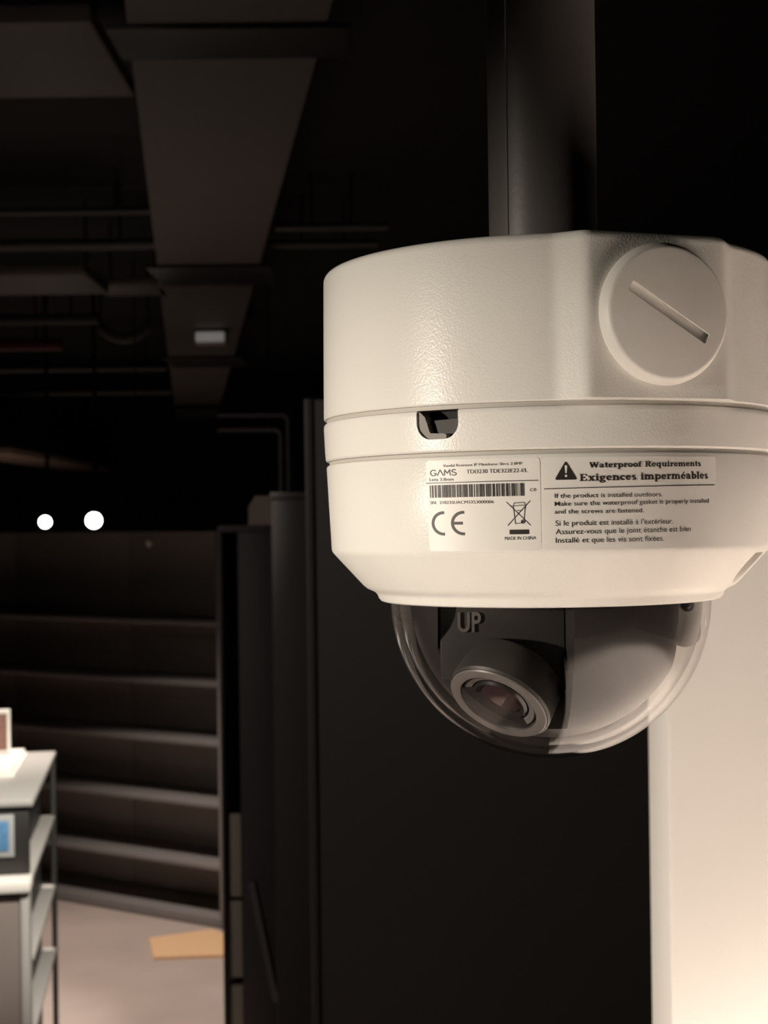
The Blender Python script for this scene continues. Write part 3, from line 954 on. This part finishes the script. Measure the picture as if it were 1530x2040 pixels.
# brand logo drawn in strokes
to = frame(858, 910, 935.5, 948.5)
def px_w(w): return w
logo = [(arc(0.125, 0.5, 0.115, 0.46, 40, 330, 18), 0), ([(0.225, 0.27), (0.225, 0.42), (0.15, 0.42)], 0),
        ([(0.27, 0.02), (0.385, 0.98), (0.50, 0.02)], 0),
        ([(0.545, 0.02), (0.56, 0.97), (0.655, 0.35), (0.75, 0.97), (0.765, 0.02)], 0),
        (arc(0.905, 0.74, 0.075, 0.22, 30, 270, 12) + arc(0.905, 0.25, 0.085, 0.23, 90, -160, 12), 0)]
def strokes_mm(segs, hw_mm, to):
    """strokes with the half width given in millimetres"""
    polys = []
    for pl in segs:
        Q = [to(u, v) for u, v in pl]
        P = [Q[0]]
        for (xa, ya), (xb, yb) in zip(Q, Q[1:]):
            m_ = max(1, int(math.hypot(xb - xa, yb - ya) / 0.9))
            P += [(xa + (xb - xa) * k / m_, ya + (yb - ya) * k / m_) for k in range(1, m_ + 1)]
        for (x0, y0), (x1, y1) in zip(P, P[1:]):
            dx, dy = x1 - x0, y1 - y0
            l = math.hypot(dx, dy) or 1e-9
            nx, ny = -dy / l * hw_mm, dx / l * hw_mm
            ex, ey = dx / l * hw_mm * 0.3, dy / l * hw_mm * 0.3
            polys.append([(x0 + nx - ex, y0 + ny - ey), (x0 - nx - ex, y0 - ny - ey), (x1 - nx + ex, y1 - ny + ey), (x1 + nx + ex, y1 + ny + ey)])
    return polys
flat_obj('brand_logo', strokes_mm([l[0] for l in logo], 0.125, to), st1)
put_text('TDI3230 TDE322E22-I/L', 930, 1051, 943.5, 940.5, 7.6, st1, 'ink', 0.0)
put_text('Lens 2.8mm', 856.5, 904, 958.5, 957.5, 6.0, st1, 'ink_soft')
line(850, 963, 1072.5, 956.8, 1.6, st1)
s0, _ = hit(857, 980); s1, _ = hit(1045, 975)
_, zb0 = hit(857, 992); _, zb1 = hit(857, 967)
rng = random.Random(11)
bars, u = [], 0.0
while u < 190:
    w = rng.choice((0.9, 0.9, 1.3, 1.9, 2.6))
    bars.append((u, min(u + w, 190)))
    u += w + rng.choice((0.9, 1.1, 1.5, 2.4))
flat_obj('barcode', [[(s0 + (s1 - s0) * a / 190, zb0), (s0 + (s1 - s0) * b / 190, zb0), (s0 + (s1 - s0) * b / 190, zb1), (s0 + (s1 - s0) * a / 190, zb1)] for a, b in bars], st1)
put_text('C0', 1056, 1068, 979, 978.5, 6.2, st1, 'ink_soft')
put_text('SN:  210235UACM3253000006', 858, 984, 1004.5, 1002.5, 6.0, st1, 'ink_soft')
to = frame(862, 927, 1018.5, 1067)
flat_obj('ce_mark', strokes_mm([arc(0.37, 0.5, 0.335, 0.445, 88, 272, 22)], 0.40, to) +
         strokes_mm([arc(0.97, 0.5, 0.335, 0.445, 88, 272, 22), [(0.66, 0.5), (0.93, 0.5)]], 0.40, to), st1)
to = frame(1010, 1057, 998, 1047)
binsym = [[(0.0, 0.97), (1.0, 0.0)], [(1.0, 1.0), (0.04, 0.0)], [(0.22, 0.80), (0.86, 0.83)], [(0.30, 0.84), (0.34, 0.92), (0.75, 0.94), (0.80, 0.86)],
          [(0.29, 0.80), (0.37, 0.06)], [(0.37, 0.08), (0.66, 0.10)], [(0.79, 0.80), (0.74, 0.24)], arc(0.69, 0.15, 0.075, 0.075, 0, 360, 14), arc(0.69, 0.15, 0.03, 0.03, 0, 360, 8),
          [(0.45, 0.61), (0.66, 0.61)], [(0.80, 0.70), (0.80, 0.80)]]
flat_obj('crossed_bin_symbol', strokes_mm(binsym, 0.095, to), st1)
to = frame(1015.5, 1054, 1055, 1064.5)
flat_obj('solid_bar', [[to(k / 6, 0), to((k + 1) / 6, 0), to((k + 1) / 6, 1), to(k / 6, 1)] for k in range(6)], st1)
put_text('MADE IN CHINA', 1006, 1068, 1075.8, 1074.5, 6.4, st1, 'ink', 0.0)

# ---- warning label
to = frame(1106, 1149, 919.5, 956)
tri = []
for (cx, cy, a0, a1) in ((0.5, 0.93, 35, 145), (0.06, 0.06, 145, 270), (0.94, 0.06, 270, 395)):
    tri += [(cx + 0.055 * math.cos(math.radians(a0 + (a1 - a0) * k / 6)), cy + 0.065 * math.sin(math.radians(a0 + (a1 - a0) * k / 6))) for k in range(7)]
def tri_span(u):
    """lower and upper edge of the rounded triangle outline at u"""
    vs_ = []
    for (xa, ya), (xb, yb) in zip(tri, tri[1:] + tri[:1]):
        if min(xa, xb) <= u <= max(xa, xb) and xa != xb:
            vs_.append(ya + (yb - ya) * (u - xa) / (xb - xa))
    return min(vs_), max(vs_)
us = [0.006 + 0.988 * k / 24 for k in range(25)]
strips = []
for ua, ub in zip(us, us[1:]):
    (la, ha), (lb, hb_) = tri_span(ua), tri_span(ub)
    strips.append([to(ua, la), to(ub, lb), to(ub, hb_), to(ua, ha)])
flat_obj('warning_triangle', strips, st2)
ex = [[to(0.44, 0.74), to(0.47, 0.36), to(0.53, 0.36), to(0.56, 0.74), to(0.53, 0.80), to(0.47, 0.80)],
      [to(0.5 + 0.06 * math.cos(k * math.pi / 5), 0.21 + 0.07 * math.sin(k * math.pi / 5)) for k in range(10)]]
flat_obj('exclamation_mark', ex, st2, 'sticker', INK + 0.05)

# bold slab-serif lettering for the two headings: strokes in units of the cap height
def G(w, *segs): return (w, segs)
S, T_ = 0.105, 0.055       # half widths: stem, serif
def stem(x, y0, y1): return ([(x, y0), (x, y1)], S)
def serif(x0, x1, y): return ([(x0, y), (x1, y)], T_)
XH = 0.70
def bowl(cx, a0, a1, rx=0.205, hw=0.085): return (arc(cx, XH / 2, rx, XH / 2 - 0.075, a0, a1, 18), hw)
GL = {
 'W': G(1.16, ([(0.12, 0.97), (0.33, 0.06)], S), ([(0.33, 0.06), (0.58, 0.92)], 0.07), ([(0.55, 0.92), (0.80, 0.06)], S), ([(0.80, 0.06), (1.03, 0.97)], 0.07), serif(0.0, 0.28, 0.95), serif(0.44, 0.70, 0.95), serif(0.90, 1.14, 0.95)),
 'R': G(0.90, stem(0.22, 0.03, 0.97), serif(0.04, 0.42, 0.05), serif(0.04, 0.5, 0.95), (arc(0.46, 0.73, 0.20, 0.21, 90, -90, 12), S), ([(0.25, 0.51), (0.47, 0.51)], 0.06), ([(0.45, 0.50), (0.68, 0.08)], S), serif(0.60, 0.86, 0.05)),
 'E': G(0.84, stem(0.22, 0.03, 0.97), serif(0.04, 0.70, 0.06), serif(0.04, 0.68, 0.94), ([(0.22, 0.5), (0.50, 0.5)], 0.06), ([(0.69, 0.04), (0.69, 0.28)], 0.06), ([(0.67, 0.96), (0.67, 0.74)], 0.06), ([(0.50, 0.40), (0.50, 0.61)], 0.045)),
 'a': G(0.66, (arc(0.26, 0.52, 0.19, 0.12, 170, 10, 12), 0.075), ([(0.44, 0.53), (0.44, 0.08)], S), (arc(0.27, 0.21, 0.18, 0.145, 40, 330, 16), 0.075), serif(0.42, 0.63, 0.055)),
 't': G(0.46, stem(0.20, 0.10, 0.90), ([(0.02, 0.64), (0.42, 0.64)], 0.06), (arc(0.32, 0.14, 0.12, 0.08, 180, 340, 8), 0.06)),
 'e': G(0.62, bowl(0.30, 10, 320), ([(0.12, 0.37), (0.48, 0.37)], 0.05)),
 'c': G(0.58, bowl(0.30, 45, 318), (arc(0.44, 0.53, 0.04, 0.04, 0, 360, 8), 0.05)),
 'r': G(0.54, stem(0.20, 0.03, XH), serif(0.03, 0.38, 0.05), serif(0.03, 0.20, XH - 0.05), (arc(0.38, 0.50, 0.15, 0.14, 165, 60, 8), 0.07), (arc(0.44, 0.56, 0.04, 0.04, 0, 360, 8), 0.055)),
 'p': G(0.74, stem(0.19, -0.27, XH), serif(0.02, 0.38, -0.27), serif(0.02, 0.19, XH - 0.05), (arc(0.40, XH / 2, 0.21, 0.27, 125, -125, 18), 0.09)),
 'q': G(0.74, stem(0.53, -0.27, XH), serif(0.34, 0.71, -0.27), (arc(0.32, XH / 2, 0.21, 0.27, 55, 305, 18), 0.09)),
 'o': G(0.66, bowl(0.31, 0, 360, 0.215, 0.095)),
 'f': G(0.46, stem(0.19, 0.03, 0.80), serif(0.02, 0.38, 0.05), ([(0.02, 0.64), (0.40, 0.64)], 0.055), (arc(0.32, 0.80, 0.13, 0.13, 180, 50, 8), 0.08)),
 'u': G(0.76, stem(0.19, 0.18, XH), serif(0.02, 0.2, XH - 0.05), (arc(0.35, 0.20, 0.16, 0.13, 180, 330, 10), 0.075), stem(0.56, 0.03, XH), serif(0.40, 0.56, XH - 0.05), serif(0.55, 0.73, 0.05)),
 'i': G(0.40, stem(0.19, 0.03, XH), serif(0.02, 0.37, 0.05), serif(0.02, 0.2, XH - 0.05), (arc(0.18, 0.89, 0.05, 0.05, 0, 360, 10), 0.06)),
 'l': G(0.40, stem(0.19, 0.03, 1.0), serif(0.02, 0.37, 0.05), serif(0.02, 0.2, 0.96)),
 'b': G(0.72, stem(0.19, 0.03, 1.0), serif(0.02, 0.2, 0.96), (arc(0.39, XH / 2, 0.21, 0.27, 125, -130, 18), 0.09)),
 'n': G(0.78, stem(0.19, 0.03, XH), serif(0.02, 0.36, 0.05), serif(0.02, 0.2, XH - 0.05), (arc(0.40, 0.46, 0.17, 0.17, 160, 0, 10), 0.085), stem(0.57, 0.03, 0.47), serif(0.44, 0.76, 0.05)),
 'm': G(1.14, stem(0.19, 0.03, XH), serif(0.02, 0.34, 0.05), serif(0.02, 0.2, XH - 0.05), (arc(0.39, 0.46, 0.16, 0.17, 160, 0, 10), 0.085), stem(0.55, 0.03, 0.47), serif(0.42, 0.70, 0.05), (arc(0.75, 0.46, 0.17, 0.17, 160, 0, 10), 0.085), stem(0.92, 0.03, 0.47), serif(0.79, 1.11, 0.05)),
 's': G(0.56, (arc(0.27, 0.51, 0.15, 0.12, 40, 250, 10) + arc(0.27, 0.19, 0.16, 0.125, 80, -140, 12), 0.085)),
 'x': G(0.74, ([(0.14, XH - 0.04), (0.57, 0.04)], S), ([(0.57, XH - 0.04), (0.15, 0.04)], 0.065), serif(0.02, 0.32, XH - 0.05), serif(0.44, 0.68, XH - 0.05), serif(0.02, 0.28, 0.05), serif(0.40, 0.71, 0.05)),
 'g': G(0.68, (arc(0.29, 0.45, 0.19, 0.17, 0, 360, 18), 0.08), (arc(0.31, -0.10, 0.24, 0.13, 0, 360, 18), 0.075), ([(0.20, 0.28), (0.14, 0.16), (0.22, 0.08), (0.45, 0.06)], 0.07), ([(0.44, 0.58), (0.62, 0.63)], 0.065)),
 ' ': G(0.40),
}
GL['é'] = (0.62, GL['e'][1] + (([(0.27, 0.82), (0.44, 0.98)], 0.055),))
def slab_text(body, px0, px1, py0, py1, cap_px, parent):
    sA, zA = hit(px0, py0); sB, zB = hit(px1, py1)
    _, zm = hit((px0 + px1) / 2, (py0 + py1) / 2); _, zc = hit((px0 + px1) / 2, (py0 + py1) / 2 - cap_px)
    H = zc - zm
    total = sum(GL[c][0] for c in body)
    k = (sB - sA) / total
    polys, x = [], 0.0
    for c in body:
        for pl, hw in GL[c][1]:
            P = [(x + u, v) for u, v in pl]
            def to(u, v):
                return (sA + u * k, zA + (zB - zA) * (u / total) + v * H)
            polys += strokes([(P, hw)], hw, to)
        x += GL[c][0]
    flat_obj('heading_text', polys, parent)
slab_text('Waterproof Requirements', 1174, 1396, 932, 928.8, 11.0, st2)
slab_text('Exigences imperméables', 1154, 1410, 958.5, 953.5, 14.0, st2)
line(1084, 974, 1422.5, 966, 1.7, st2)
put_text('If the product is installed outdoors.', 1105, 1319, 992, 988.8, 8.6, st2, 'ink', 0.004)
put_text('Make sure the waterproof gasket is properly installed', 1105, 1411, 1008, 1001.5, 8.6, st2, 'ink', 0.004)
put_text('and the screws are fastened.', 1105, 1282, 1023.5, 1020.5, 8.6, st2, 'ink', 0.004)
put_text("Si le produit est installé à l'extérieur.", 1106.5, 1340, 1047.5, 1043, 10.4, st2, 'ink', 0.0)
put_text('Assurez-vous que le joint étanche est bien', 1107, 1375, 1064.5, 1058, 10.4, st2, 'ink', 0.0)
put_text('Installé et que les vis sont fixées.', 1107, 1322, 1081.5, 1077, 10.4, st2, 'ink', 0.0)
